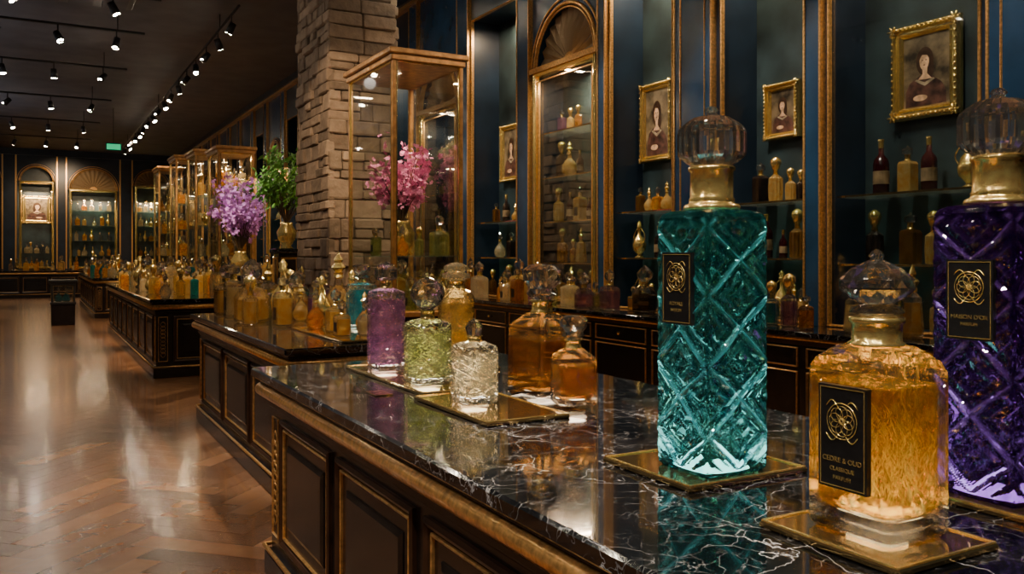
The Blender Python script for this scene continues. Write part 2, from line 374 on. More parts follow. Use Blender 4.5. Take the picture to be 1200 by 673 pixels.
def diamonds(cells,rows,amp,nest=True):
    def fn(t,v):
        U=(t+1)/2*cells+.5; V=v*rows
        wv=.05*math.sin(V*7+U*3)
        a=U+V+wv*.5;b=U-V-wv*.5
        da=abs(a-round(a));db=abs(b-round(b)); q=min(da,db)
        ridge=max(0,1-q/.07)
        d=amp*1.25*ridge
        r=min(1,ridge*1.3)
        if nest and q>.07:
            # pyramid-cut leaf facets inside each lozenge
            w=tri(q*4.2)
            s2=tri(a*2+.5)*tri(b*2+.5)
            d+=amp*.5*w+amp*.45*s2; r=max(r,.40*(w**4),.25*(s2**3))
            if q>.36: d+=amp*1.0*(q-.36)/.14
        edge=min(v,1-v)*30
        if edge<1: d*=edge
        return d,r
    return fn
def text(body,size,loc,parent,k='gold'):
    c=bpy.data.curves.new('label_text','FONT'); c.body=body; c.size=size; c.align_x='CENTER'; c.extrude=.0004
    c.materials.append(M[k]); o=bpy.data.objects.new('label_text',c); bpy.context.collection.objects.link(o)
    o.matrix_world=Matrix(((0,0,-1,loc[0]),(-1,0,0,loc[1]),(0,1,0,loc[2]),(0,0,0,1))); o.parent=parent
def label(parent,X,y0,y1,z0,z1,lines):
    mb=MB(); mb.box(X,X+.012,y0,y1,z0,z1,'label'); mp=mapR(X)
    rectframe(mb,mp,y0+.004,y1-.004,z0+.004,z1-.004,[(0,0),(0,.0012),(.0018,.0012),(.0018,0)],'gold')
    w=y1-y0;yc=(y0+y1)/2; zc=z0+(z1-z0)*.66; R=w*.27
    for i in range(8):
        a=2*pi*i/8
        pts=[mp(yc+R*.52*math.cos(a)+R*.45*math.cos(b),zc+R*.52*math.sin(a)+R*.45*math.sin(b),.001) for b in [2*pi*j/14 for j in range(14)]]
        mb.tube(pts,w*.009,'gold',4,closed=True)
    for rr in (R*1.15,R*.2): mb.tube([mp(yc+rr*math.cos(b),zc+rr*math.sin(b),.001) for b in [2*pi*j/24 for j in range(24)]],w*.011,'gold',4,closed=True)
    for sx in (-1,1):
        mb.tube([mp(yc+sx*R*(.3+.9*q),zc+R*(.9+.4*math.sin(q*pi)),.001) for q in [j/8 for j in range(9)]],w*.01,'gold',4)
        mb.tube([mp(yc+sx*R*(.3+.9*q),zc-R*(.9+.4*math.sin(q*pi)),.001) for q in [j/8 for j in range(9)]],w*.01,'gold',4)
    mb.build('label',parent)
    for i,l in enumerate(lines): text(l,w*(.125 if i==0 else .10),(X-.0008,yc,z0+(z1-z0)*(.26-.085*i)),parent)
# =================================================================== ROOM
CH=5.6; YE=38; XW=5.2
mb=MB(); mb.box(-5,5.8,-2.5,YE+.3,-.12,-.002,'grout')
# true herringbone: planks 5 widths long, laid at 45 degrees
W=.155; L=5*W; c45=math.cos(pi/4)
def hb(px,py,lx,ly,att):
    pts=[(px+.0012,py+.0012),(px+lx-.0012,py+.0012),(px+lx-.0012,py+ly-.0012),(px+.0012,py+ly-.0012)]
    q=[((x_-y_)*c45,(x_+y_)*c45) for x_,y_ in pts]
    if min(a for a,b in q)<-4.2 or max(a for a,b in q)>5.2 or min(b for a,b in q)<-1.5 or max(b for a,b in q)>37.5: return
    mb.add([(a,b,0) for a,b in q],[(0,1,2,3)],'floor',att=[att]*4)
for k in range(-60,400):
    for m in range(-45,60):
        bx=(k-5*m)*W; by=(k+5*m)*W
        gx=(bx-by)*c45; gy=(bx+by)*c45
        if gx<-6 or gx>6.5 or gy<-3 or gy>39: continue
        hb(bx,by,L,W,random.uniform(.12,.74)); hb(bx,by+W,W,L,random.uniform(0,.46))
mb.build('floor')
mb=MB(); mb.box(-5,5.8,-2.5,YE+.3,CH,CH+.15,'ceil'); mb.build('ceiling')
mb=MB(); mb.box(-5.15,-5,-2.5,YE+.3,0,CH,'navy'); mb.build('wall_left')
mb=MB(); mb.box(-5,5.8,-2.65,-2.5,0,CH,'navy'); mb.build('wall_back')
mods=[(1.4,2.7,'r'),(3.24,4.43,'r'),(4.64,5.57,'r'),(6.2,7.2,'r'),(7.39,8.76,'a'),(9.1,10.4,'r')]
y=10.8
while y<36:
    mods.append((y,y+1.37,'a')); mods.append((y+1.75,y+2.85,'r')); y+=3.25
mods=[m for m in mods if m[1]<37.3]
def archwall(mb,mp,a0,a1,zs,zt,depth,k,fan=True,seg=20):
    ac=(a0+a1)/2; r=(a1-a0)/2-.05
    arc=[(ac+r*math.cos(pi*i/seg),zs+r*math.sin(pi*i/seg)) for i in range(seg+1)]
    vs=[];fs=[]
    for (a,z) in arc: vs+=[mp(a,z,0),mp(a,zt,0),mp(a,z,-depth)]
    for i in range(seg):
        b=i*3; fs+=[(b,b+3,b+4,b+1),(b,b+2,b+5,b+3)]
    mb.add(vs,fs,k)
    for u,v in ((a0,ac-r),(ac+r,a1)):
        mb.add([mp(u,zs-.0,0),mp(v,zs,0),mp(v,zt,0),mp(u,zt,0)],[(0,1,2,3)],k)
    for rr,t in ((r,.022),(r+.07,.012),(r*.93,.012)):
        mb.tube([mp(ac+rr*math.cos(pi*i/28),zs+rr*math.sin(pi*i/28),.01) for i in range(29)],t,'dgold',6)
    if fan:
        n=26; vs=[];fs=[]
        for i in range(n+1):
            an=pi*i/n; d=-.06 if i%2 else -.10
            for q in (.12,.55,.95,1.0): vs.append(mp(ac+r*q*math.cos(an),zs+r*q*math.sin(an),d-(.02 if q>.96 else 0)+.03*math.sin(q*3)))
        for i in range(n):
            for q in range(3): fs.append((i*4+q,(i+1)*4+q,(i+1)*4+q+1,i*4+q+1))
        mb.add(vs,fs,'bronze')
        ellipse(mb,mp,ac,zs,r*.16,r*.16,-.05,'dgold',14,0,pi)
wall=MB(); wall.box(5.62,5.8,-2.5,YE,0,CH,'back')
ZT=4.7; ZB=.97
prev=-2.5
trim=MB()
for (a,b,t) in mods+[(YE,YE,'x')]:
    if a>prev:
        wall.box(XW,5.62,prev,a,0,CH,'navy')
        wd=a-prev
        if wd>.16:
            m=.03 if wd<.5 else .07
            wall.box(XW-.05,XW,prev+m,a-m,ZB,CH,'blue')
            trim.box(XW-.06,XW,prev+m-.009,prev+m+.009,ZB,CH,'dgold'); trim.box(XW-.06,XW,a-m-.009,a-m+.009,ZB,CH,'dgold')
            if wd>.5:
                rectframe(trim,mapR(XW-.05),prev+m+.08,a-m-.08,ZB+.15,4.6,[(0,0),(0,.01),(.006,.012),(.012,0)],'dgold')
    if t=='x': break
    wall.box(XW,5.62,a,b,0,ZB,'navy')
    if t=='r':
        wall.box(XW,5.62,a,b,ZT,CH,'navy')
        rectframe(trim,mapR(XW),a,b,ZB,ZT,[(0,-.02),(0,.015),(.009,.022),(.018,.015),(.02,-.02)],'dgold')
    else:
        zs=3.7; archwall(wall,mapR(XW),a,b,zs,CH,.42,'blue')
        rectframe(trim,mapR(XW),a+.04,b-.04,ZB,zs-.04,[(0,-.02),(0,.03),(.02,.045),(.05,.03),(.06,-.02)],'gold')
        trim.box(XW-.06,XW+.05,a,b,zs-.05,zs+.01,'dgold')
        rectframe(trim,mapR(XW),a+.13,b-.13,ZB+.06,zs-.14,[(0,-.01),(0,.012),(.012,.012),(.012,-.01)],'dgold')
    prev=b
trim.box(XW-.14,XW,-2.5,YE,CH-.14,CH,'navy'); trim.box(XW-.10,XW,-2.5,YE,CH-.2,CH-.14,'dgold')
wall.build('wall_right'); trim.build('trim_right')
g=MB()
for (a,b,t) in mods:
    if t=='a' and a<20: g.box(XW+.015,XW+.022,a+.1,b-.1,ZB+.05,3.65,'pane')
g.box(XW+.015,XW+.022,3.27,4.40,ZB+.03,ZT-.03,'pane')
g.build('glass_cabinet_doors')
for i,(a,b,t) in enumerate(mods):
    if a>33: continue
    levels=[1.48,1.95] if t=='r' else [1.42,1.9,2.42,2.95]
    if i==1: levels=[1.44,1.95]
    sh=MB(); SE=empty('glass_shelf_display')
    for z in levels:
        sh.box(XW+.08,5.6,a+.02,b-.02,z-.014,z,'shelf'); 
        sh.box(XW+.075,XW+.082,a+.02,b-.02,z-.014,z,'brass')
    sh.build('glass_shelves',SE)
    if a>30: continue
    mb=MB()
    for z in [ZB]+levels:
        n=random.randint(3,5) if t=='r' else 5
        if i==1: n=4
        for j in range(n):
            yy=a+.14+(b-a-.28)*(j+random.uniform(.25,.75))/n
            h=random.uniform(.22,.44) if z!=2.95 else random.uniform(.24,.34)
            st=random.choice([0,1,2,3,5,6,3,7,7]); k=random.choice(['amber','honey','pale','smoke','pale','honey','brown','rose' if a<8 else 'pale','honey'])
            if i==1 and z==1.95: st=(6,7,2,7)[j]; h=(.40,.38,.34,.40)[j]
            if st==7: k=random.choice(['wine','smoke'])
            bottle(mb,5.42+random.uniform(-.03,.04),yy,z+.001,h,st,k)
    mb.build('perfume_bottles',SE)
mr=mapR(5.60)
picture('framed_portrait',mr,3.62,4.16,2.49,3.18,.09)
picture('framed_portrait',mr,5.04,5.42,2.50,2.98,.06)
picture('framed_portrait',mr,6.66,7.17,2.47,3.28,.07)
picture('framed_portrait',mr,9.72,10.25,2.5,3.26,.07)
for (a,b,t) in mods[7:20]:
    if t=='r' and a<32: picture('framed_portrait',mr,a+.25,b-.3,2.5,3.2,.07)
# ------------------------------------------------------------ end wall
ew=MB(); ew.box(-5,5.8,YE,YE+.2,0,CH,'back'); et=MB()
segs=[(-4.4,-3.0,'a'),(-2.2,-1.1,'r'),(-.55,.72,'a'),(1.15,2.95,'a'),(3.5,4.85,'a')]
prev=-5
for a,b,t in segs+[(5.2,5.2,'x')]:
    ew.box(prev,a,YE-.5,YE,0,CH,'navy'); ew.box(prev+.06,a-.06,YE-.55,YE-.5,0,CH,'navy')
    et.box(prev+.03,prev+.08,YE-.56,YE-.5,1,CH,'dgold'); et.box(a-.08,a-.03,YE-.56,YE-.5,1,CH,'dgold')
    if t=='x': break
    ew.box(a,b,YE-.5,YE,0,1,'navy')
    r=(b-a)/2; zs=5.0-r
    archwall(ew,mapE(YE-.5),a,b,zs,CH,.5,'navy',fan=(a>0))
    rectframe(et,mapE(YE-.5),a+.05,b-.05,1,zs,[(0,-.02),(0,.05),(.06,.06),(.09,-.02)],'gold')
    if a>0:
        for z in (1.5,2.1,2.7,3.3):
            if z<zs-.3: et.box(a+.05,b-.05,YE-.42,YE-.02,z-.02,z,'shelf')
    prev=b
ew.box(-5,5.2,YE-.6,YE-.5,CH-.25,CH,'navy')
ew.build('wall_end'); et.build('trim_end')
picture('framed_portrait',mapE(YE-.002),-.42,.58,2.75,3.85,.14)
mb=MB()
for a,b,t in segs[2:]:
    for z in ((1.0,1.5,2.1,2.7,3.3) if a>1 else (1.0,1.6)):
        if z>5-(b-a)/2-.3: continue
        for j in range(5): bottle(mb,a+.2+(b-a-.4)*(j+random.uniform(.3,.7))/5,YE-.25,z+.001,random.uniform(.34,.5),random.choice([0,1,2,3,4,6]),random.choice(['honey','amber','pale','pale','clear']))
mb.build('perfume_bottle_collection')
# ------------------------------------------------------------ counters
def counter(name,x0,x1,y0,y1,H=.97,panel=.9,top='marble',ins=.08):
    e=empty(name); 
    mb=MB(); mb.box(x0,x1,y0,y1,H-.045,H,top,.008); mb.build('marble_top',e)
    mb=MB()
    mb.box(x0+.03,x1-.03,y0+.03,y1-.03,H-.07,H-.045,'ebony',.005)
    mb.box(x0+ins,x1-ins,y0+ins,y1-ins,.10,H-.07,'ebony')
    mb.box(x0+ins-.03,x1-ins+.03,y0+ins-.03,y1-ins+.03,0,.12,'ebony',.01)
    mb.box(x0+ins-.015,x1-ins+.015,y0+ins-.015,y1-ins+.015,H-.18,H-.13,'ebony',.008)
    mb.build('cabinet_body',e)
    t=MB(); zz=H-.098; i=.040
    t.tube([(x0+i,y0+i,zz),(x1-i,y0+i,zz),(x1-i,y1-i,zz),(x0+i,y1-i,zz)],.030,'dgold',12,closed=True)
    zz=.135;i=ins-.03
    t.tube([(x0+i,y0+i,zz),(x1-i,y0+i,zz),(x1-i,y1-i,zz),(x0+i,y1-i,zz)],.010,'dgold',8,closed=True)
    def face(mp,a0,a1):
        pw=.16
        for p0,p1 in ((a0,a0+pw),(a1-pw,a1)):
            rectframe(t,mp,p0+.025,p1-.025,.2,H-.22,[(0,0),(0,.006),(.004,.008),(.008,0)],'dgold')
            pc=(p0+p1)/2
            for q in range(9):
                zc=.28+q*(H-.6)/8
                for s in (-1,1):
                    t.tube([mp(pc+s*.028*math.sin(pi*w_),zc+.07*w_-.03,.004) for w_ in [j/6 for j in range(7)]],.0028,'dgold',4)
        n=max(1,round((a1-a0-2*pw)/panel)); W=(a1-a0-2*pw)/n
        for j in range(n):
            p0=a0+pw+j*W+.04;p1=p0+W-.08
            rectframe(t,mp,p0,p1,.19,H-.21,[(0,0),(0,.014),(.012,.02),(.026,.012),(.03,0)],'walnut')
            rectframe(t,mp,p0+.038,p1-.038,.228,H-.248,[(0,0),(0,.008),(.005,.012),(.010,.008),(.011,0)],'dgold')
            rectframe(t,mp,p0+.10,p1-.10,.29,H-.31,[(0,0),(.0,.004),(.02,.012)],'ebony')
            t.add([mp(p0+.12,.31,.012),mp(p1-.12,.31,.012),mp(p1-.12,H-.33,.012),mp(p0+.12,H-.33,.012)],[(0,1,2,3)],'ebony')
    face(mapR(x0+ins),y0+ins,y1-ins)
    face(mapE(y0+ins),x0+ins,x1-ins)
    face(lambda a,z,d:(a,y1-ins+d,z),x0+ins,x1-ins)
    face(lambda a,z,d:(x1-ins+d,a,z),y0+ins,y1-ins)
    t.build('gilt_moldings',e)
    return e
counter('marble_display_counter',.90,2.23,-.4,4.15)
counter('marble_display_counter',1.24,2.38,4.85,8.25)
counter('marble_display_counter',1.22,2.38,11.15,18.6)
counter('marble_display_counter',1.2,2.4,22.5,30,)
counter('marble_display_counter',-4.2,1.6,34.6,35.6)
e=empty('wall_base_cabinet'); mb=MB(); mb.box(4.66,XW-.001,-1,36.8,.93,.969,'marble',.006); mb.build('counter_top',e)
mb=MB(); mb.box(4.74,XW-.001,-.95,36.7,.0,.93,'ebony'); mb.box(4.71,XW-.001,-.97,36.72,.0,.12,'ebony'); mb.box(4.71,XW-.001,-.97,36.72,.87,.93,'walnut')
y=-.9
while y<36:
    rectframe(mb,mapR(4.74),y+.04,y+.82,.17,.68,[(0,0),(0,.012),(.006,.016),(.012,0)],'dgold')
    rectframe(mb,mapR(4.74),y+.04,y+.82,.71,.85,[(0,0),(0,.012),(.006,.014),(.010,0)],'dgold')
    mb.lathe(4.72,y+.43,[(.012,.77),(.018,.785),(.012,.80)],'gold',R12)
    y+=.86
mb.tube([(4.70,-1,.915),(4.70,36.7,.915)],.012,'dgold',8)
mb.build('cabinet_body',e)
scatter('perfume_bottle_collection',4.82,5.05,1.0,7.3,.97,30,.22,.5,['honey','amber','pale','honey','rose','green','pale','teal','smoke'],True)
scatter('perfume_bottle_collection',4.82,5.05,7.4,14,.97,30,.26,.55,['honey','amber','pale','honey','rose','green','brown'])
scatter('perfume_bottle_collection',4.82,5.05,14,34,.97,60,.3,.6,['honey','amber','pale','teal'])
# ------------------------------------------------------------ trays & hero bottles
def tray(x0,x1,y0,y1,z=.97,t=.013):
    mb=MB(); mb.box(x0,x1,y0,y1,z,z+t,'brass',.003); rectframe(mb,lambda a,b,d:(a,b,z+t+d),x0+.004,x1-.004,y0+.004,y1-.004,[(0,0),(0,.003),(.005,.003),(.005,0)],'gold'); return mb.build('brass_display_tray')
tray(1.275,1.65,1.465,1.80); tray(1.235,1.515,.91,1.22); tray(1.70,2.02,.93,1.26)
tray(1.275,1.53,2.96,3.88); tray(1.22,1.53,2.34,2.92); tray(1.65,1.9,3.5,3.95)
Z0=.984
def cut_flacon(name,cx,cy,mat,hx=.1015,hy=.094,lab=None):
    e=empty(name)
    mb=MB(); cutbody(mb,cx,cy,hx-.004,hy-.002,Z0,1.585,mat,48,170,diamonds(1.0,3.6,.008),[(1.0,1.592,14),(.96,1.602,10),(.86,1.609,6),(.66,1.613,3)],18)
    mb.build('cut_crystal_body',e)
    mb=MB(); mb.lathe(cx,cy,[(.066,1.612),(.07,1.617),(.066,1.624),(.056,1.628),(.054,1.634),(.056,1.637),(.052,1.643),(.052,1.705),(.057,1.709),(.057,1.716),(.05,1.72)],'gold',R24,smooth=True); mb.build('gilt_neck',e)
    mb=MB(); mb.lathe(cx,cy,[(.048,1.72),(.062,1.728),(.079,1.742),(.083,1.75),(.083,1.80),(.079,1.812),(.066,1.824),(.045,1.838),(.016,1.845),(.013,1.85),(.018,1.856),(.012,1.864),(.0,1.868)],'clear',LOB)
    mb.build('crystal_stopper',e)
    if lab: label(e,*lab)
    return e
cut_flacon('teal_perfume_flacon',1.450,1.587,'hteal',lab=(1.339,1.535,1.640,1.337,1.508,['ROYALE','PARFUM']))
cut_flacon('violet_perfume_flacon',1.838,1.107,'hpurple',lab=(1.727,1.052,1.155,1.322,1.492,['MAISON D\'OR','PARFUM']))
e=empty('amber_perfume_flacon'); cx,cy=1.385,1.067
mb=MB(); mb.lathe(cx,cy,[(.90,.986),(1,.996),(1,1.275),(.985,1.288),(.90,1.306),(.70,1.322),(.56,1.332)],'shell',SQ,.087,.096)
mb.build('glass_body',e)
def streak(t,v):
    a=math.sin(t*9+math.sin(v*9)*2)+math.sin(t*17-v*11)*.6+math.sin(v*23+t*14)*.5
    return .004*abs(a)*(1-.6*v),min(1,max(0,abs(a)-.9)*1.2)*(1-v*.7)
mb=MB(); cutbody(mb,cx,cy,.074,.083,1.030,1.262,'liquid',28,60,streak,[(.98,1.265,8),(.5,1.266,8)]); mb.build('perfume_liquid',e)
mb=MB()
for i in range(70):
    x=cx+random.uniform(-.062,.058); y=cy+random.uniform(-.070,.066); z=1.036+abs(random.gauss(0,.06)); ph=random.uniform(0,6); am=random.uniform(.003,.010); ln=random.uniform(.04,.12)
    pts=[(x+am*math.sin(ph+q*5),y+am*math.cos(ph*1.3+q*6),min(1.255,z+ln*q)) for q in [j/8 for j in range(9)]]
    mb.tube(pts,[.0003+.0015*math.sin(pi*q/8)*random.uniform(.5,1.2) for q in range(9)],'leafgold',4)
mb.build('gold_leaf_strands',e)
mb=MB()
mb.lathe(cx,cy,[(.86,.990),(.93,.997),(.84,1.006),(.92,1.014),(.84,1.022),(.78,1.027)],'clear',SQ,.087,.096); mb.build('crystal_foot',e)
mb=MB(); mb.lathe(cx,cy,[(.05,1.330),(.052,1.336),(.045,1.34),(.045,1.372),(.05,1.376),(.05,1.385),(.03,1.388)],'gold',R24,smooth=True)
mb.build('gilt_neck',e)
mb=MB(); mb.facet(cx,cy,[(.03,1.388),(.05,1.394),(.046,1.403),(.03,1.41),(.05,1.422),(.068,1.438),(.066,1.456),(.046,1.476),(.022,1.488),(.010,1.494),(.014,1.500),(.009,1.508),(.001,1.513)],'clear',14); mb.build('crystal_stopper',e)
label(e,1.287,1.012,1.118,1.072,1.262,['CEDRE & OUD','CLASSIQUE','PARFUM'])
def small(name,cx,cy,hw,zb,k,body_h,neck,stop,liq=True,cells=2,rows=5,fill=.86):
    mb=MB()
    cutbody(mb,cx,cy,hw,hw,zb,zb+body_h,'shell',16,36,diamonds(cells,rows,.006,False),[(.96,zb+body_h+.01,6),(.6,zb+body_h+.022,3),(.4,zb+body_h+.026,2)],9)
    cutbody(mb,cx,cy,hw*.84,hw*.84,zb+.024,zb+body_h*fill,k,12,24,diamonds(cells,rows,.003,False),[(.9,zb+body_h*(fill+.005),6)],9)
    z=zb+body_h+.024
    mb.lathe(cx,cy,[(hw*.45,z),(hw*.38,z+.005),(hw*.36,z+neck),(hw*.45,z+neck+.006)],'gold',R16,smooth=True)
    stop(mb,cx,cy,z+neck+.006,hw)
    return mb.build(name)
def st_ball(mb,x,y,z,w): 
    mb.facet(x,y,[(w*.3,z),(w*.35,z+.006),(w*.6,z+.02),(w*.85,z+.045),(w*.92,z+.07),(w*.8,z+.1),(w*.45,z+.125),(w*.12,z+.134),(w*.15,z+.142),(0.001,z+.152)],'clear',12)
def st_drum(mb,x,y,z,w):
    mb.lathe(x,y,[(w*.5,z),(w*.75,z+.012),(w*.75,z+.05),(w*.55,z+.062),(w*.6,z+.07),(0.001,z+.085)],'clear',R16)
def st_stack(mb,x,y,z,w):
    mb.lathe(x,y,[(w*.4,z),(w*.8,z+.014),(w*.8,z+.032),(w*.45,z+.042),(w*.7,z+.054),(w*.7,z+.07),(w*.3,z+.086),(.001,z+.09)],'champ',R16)
def st_fan(mb,x,y,z,w):
    mb.facet(x,y,[(w*.3,z),(w*.7,z+.014),(w*.4,z+.03),(w*.7,z+.06),(w*.75,z+.095),(w*.5,z+.105),(.001,z+.108)],'clear',8)
def st_sm(mb,x,y,z,w):
    mb.lathe(x,y,[(w*.35,z),(w*.4,z+.005),(w*.5,z+.03),(w*.3,z+.05),(.001,z+.06)],'clear',OCT)
small('rose_perfume_bottle',1.402,3.68,.07,Z0,'rose',.345,.03,st_drum,cells=2,rows=7,fill=.92)
small('green_perfume_bottle',1.40,3.205,.078,Z0,'green',.235,.03,st_ball,cells=2,rows=4)
small('champagne_perfume_bottle',1.36,2.70,.066,Z0,'champ',.19,.014,st_sm,cells=2,rows=4)
mb=MB(); z=Z0; x,y=1.775,3.72
mb.facet(x,y,[(.07,z),(.085,z+.012)]+[(.088,z+.03+.024*i) for i in range(13)]+[(.07,z+.345),(.04,z+.36)],'shell',14)
mb.facet(x,y,[(.06,z+.02),(.074,z+.03)]+[(.076,z+.045+.024*i) for i in range(11)]+[(.06,z+.31)],'goldliq',14)
mb.lathe(x,y,[(.045,z+.36),(.04,z+.365),(.036,z+.39),(.05,z+.396)],'gold',R16,smooth=True)
st_stack(mb,x,y,z+.396,.085); mb.build('gold_hatched_perfume_bottle')
def decanter(name,x,y,z,w,h,k,rot=0):
    mb=MB()
    mb.lathe(x,y,[(w*.9,0),(w,.01),(w,h*.45),(w*.95,h*.53),(w*.7,h*.58),(w*.45,h*.62)],'shell',SQ,z=z,rot=rot)
    mb.lathe(x,y,[(w*.80,.024),(w*.86,.030),(w*.86,h*.42),(w*.82,h*.43)],k,SQ,z=z,rot=rot)
    mb.lathe(x,y,[(w*.5,h*.62),(w*.42,h*.64),(w*.4,h*.7),(w*.55,h*.72)],'gold',R12,z=z,smooth=True)
    mb.facet(x,y,[(w*.35,h*.72),(w*.62,h*.77),(w*.5,h*.81),(w*.75,h*.87),(w*.75,h*.95),(w*.5,h*.99),(.001,h)],'clear',10,z=z)
    return mb.build(name)
decanter('cognac_decanter',1.70,2.80,.971,.10,.50,'brown',.2)
decanter('cognac_decanter',1.64,2.49,.985,.066,.31,'brown',-.25)
mb=MB(); mb.box(1.12,1.19,3.05,3.16,.97,.976,'brass',.001); mb.build('brass_nameplate')
# ------------------------------------------------------------ counter 2 items
tray(1.62,2.12,5.0,6.12)
small('teal_perfume_bottle',2.06,5.90,.09,Z0,'teal',.30,.02,st_fan,cells=2,rows=4,fill=.9)
mb=MB()
for x,y,h,s,k in [(1.72,5.3,.24,0,'honey'),(1.88,5.25,.26,4,'pale'),(1.78,5.62,.3,0,'honey'),(1.95,5.52,.28,1,'honey'),(1.74,5.95,.3,1,'amber')]:
    bottle(mb,x,y,Z0,h,s,k,True)
mb.build('gold_perfume_bottle_set')
scatter('perfume_bottle_collection',1.42,2.22,6.35,8.1,.971,32,.3,.58,['honey','pale','amber','teal','green','honey','purple','pale','honey'],True)
scatter('perfume_bottle_collection',1.4,2.25,11.35,18.3,.971,60,.28,.55,['honey','goldliq','amber','honey','champ','pale','teal'])
scatter('perfume_bottle_collection',1.4,2.2,22.8,29.5,.971,50,.3,.6,['honey','pale','amber','teal'])
scatter('perfume_bottle_collection',-2,1.4,34.8,35.4,.971,20,.3,.6,['honey','pale','amber','clear'])
# ------------------------------------------------------------ stone column
mb=MB(); X0,X1,Y0,Y1=3.08,3.95,10.0,11.4
mb.box(X0+.03,X1-.03,Y0+.03,Y1-.03,0,CH,'mortar')
for side in range(4):
    z=0
    while z<CH-.02:
        hh=min(random.uniform(.10,.26),CH-z)
        if CH-z-hh<.08: hh=CH-z
        L_=(X1-X0) if side%2==0 else (Y1-Y0); p=0
        while p<L_-.01:
            wd=min(random.uniform(.14,.48),L_-p)
            if L_-p-wd<.12: wd=L_-p
            subs=[(z,hh)] if (hh<.2 or random.random()<.5) else [(z,hh*.5),(z+hh*.5,hh*.5)]
            for zz,h2 in subs:
                j=random.uniform(-.02,.034); g_=.004; a_=random.uniform(0,.55); kw=dict(bev=.014,att=a_,jit=.006)
                zt_=min(zz+h2-g_,CH-.008)
                if side==0: mb.box(X0+p+g_,X0+p+wd-g_,Y0-j,Y0+.08,zz+g_,zt_,'stone',**kw)
                if side==1: mb.box(X0-j,X0+.08,Y0+p+g_,Y0+p+wd-g_,zz+g_,zt_,'stone',**kw)
                if side==2: mb.box(X0+p+g_,X0+p+wd-g_,Y1-.08,Y1+j,zz+g_,zt_,'stone',**kw)
                if side==3: mb.box(X1-.08,X1+j,Y0+p+g_,Y0+p+wd-g_,zz+g_,zt_,'stone',**kw)
            p+=wd
        z+=hh
mb.build('stone_column')
# ------------------------------------------------------------ vitrines
def vitrine(x0,x1,y0,y1,zb,zt,shelves,k='gold',nm='glass_vitrine'):
    e=empty(nm); mb=MB(); q=.04
    mb.box(x0,x1,y0,y1,0,zb-.05,'ebony',.01); mb.box(x0-.02,x1+.02,y0-.02,y1+.02,zb-.05,zb,k,.008)
    for ax,ay in ((x0,y0),(x1,y0),(x0,y1),(x1,y1)):
        sx=1 if ax==x0 else -1; sy=1 if ay==y0 else -1
        mb.box(min(ax,ax+sx*q),max(ax,ax+sx*q),min(ay,ay+sy*q),max(ay,ay+sy*q),zb,zt-.1,k,.006)
    mb.box(x0-.02,x1+.02,y0-.02,y1+.02,zt-.12,zt-.06,k,.008); mb.box(x0-.05,x1+.05,y0-.05,y1+.05,zt-.06,zt,k,.012)
    for mp,a0,a1 in ((mapR(x0),y0,y1),(mapE(y0),x0,x1)):
        rectframe(mb,mp,a0+q,a1-q,zb,zt-.12,[(0,-.02),(0,.0),(.008,.004),(.012,-.02)],'gold')
    mb.build('frame',e)
    g=MB()
    g.box(x0+.015,x0+.02,y0+.05,y1-.05,zb,zt-.12,'pane'); g.box(x0+.05,x1-.05,y0+.015,y0+.02,zb,zt-.12,'pane')
    g.box(x1-.02,x1-.015,y0+.05,y1-.05,zb,zt-.12,'pane'); g.box(x0+.05,x1-.05,y1-.02,y1-.015,zb,zt-.12,'pane')
    for z in shelves: g.box(x0+.05,x1-.05,y0+.05,y1-.05,z-.01,z,'shelf')
    g.build('glass',e); return e
VT=vitrine(3.04,3.80,7.8,9.14,.95,3.53,[1.5],'gwood')
scatter('perfume_bottles',3.2,3.65,7.95,9.0,1.5,7,.3,.5,['honey','amber','green'],avoid=[(3.42,8.5,.2)],parent=VT)
scatter('perfume_bottles',3.2,3.65,7.95,9.0,.95,12,.3,.5,['honey','green','pale'],parent=VT)
for (x0,x1,y0,y1,zt) in ((2.75,3.35,15.2,16.2,3.4),(2.75,3.35,17.6,18.6,3.6),(2.8,3.4,20.6,21.6,3.8),(2.9,3.5,24.5,25.5,3.9)):
    v_=vitrine(x0,x1,y0,y1,.9,zt,[1.5,2.1,2.7],'gwood')
    for z in (.9,1.5,2.1,2.7):
        scatter('perfume_bottles',x0+.12,x1-.12,y0+.12,y1-.12,z,8,.34,.5,['honey','pale','amber','clear'],parent=v_)
e=vitrine(.32,.78,20.8,21.3,.5,.98,[],'black',nm='low_display_case')
scatter('teal_perfume_bottles',.45,.65,20.93,21.17,.5,4,.26,.34,['teal'],parent=e)
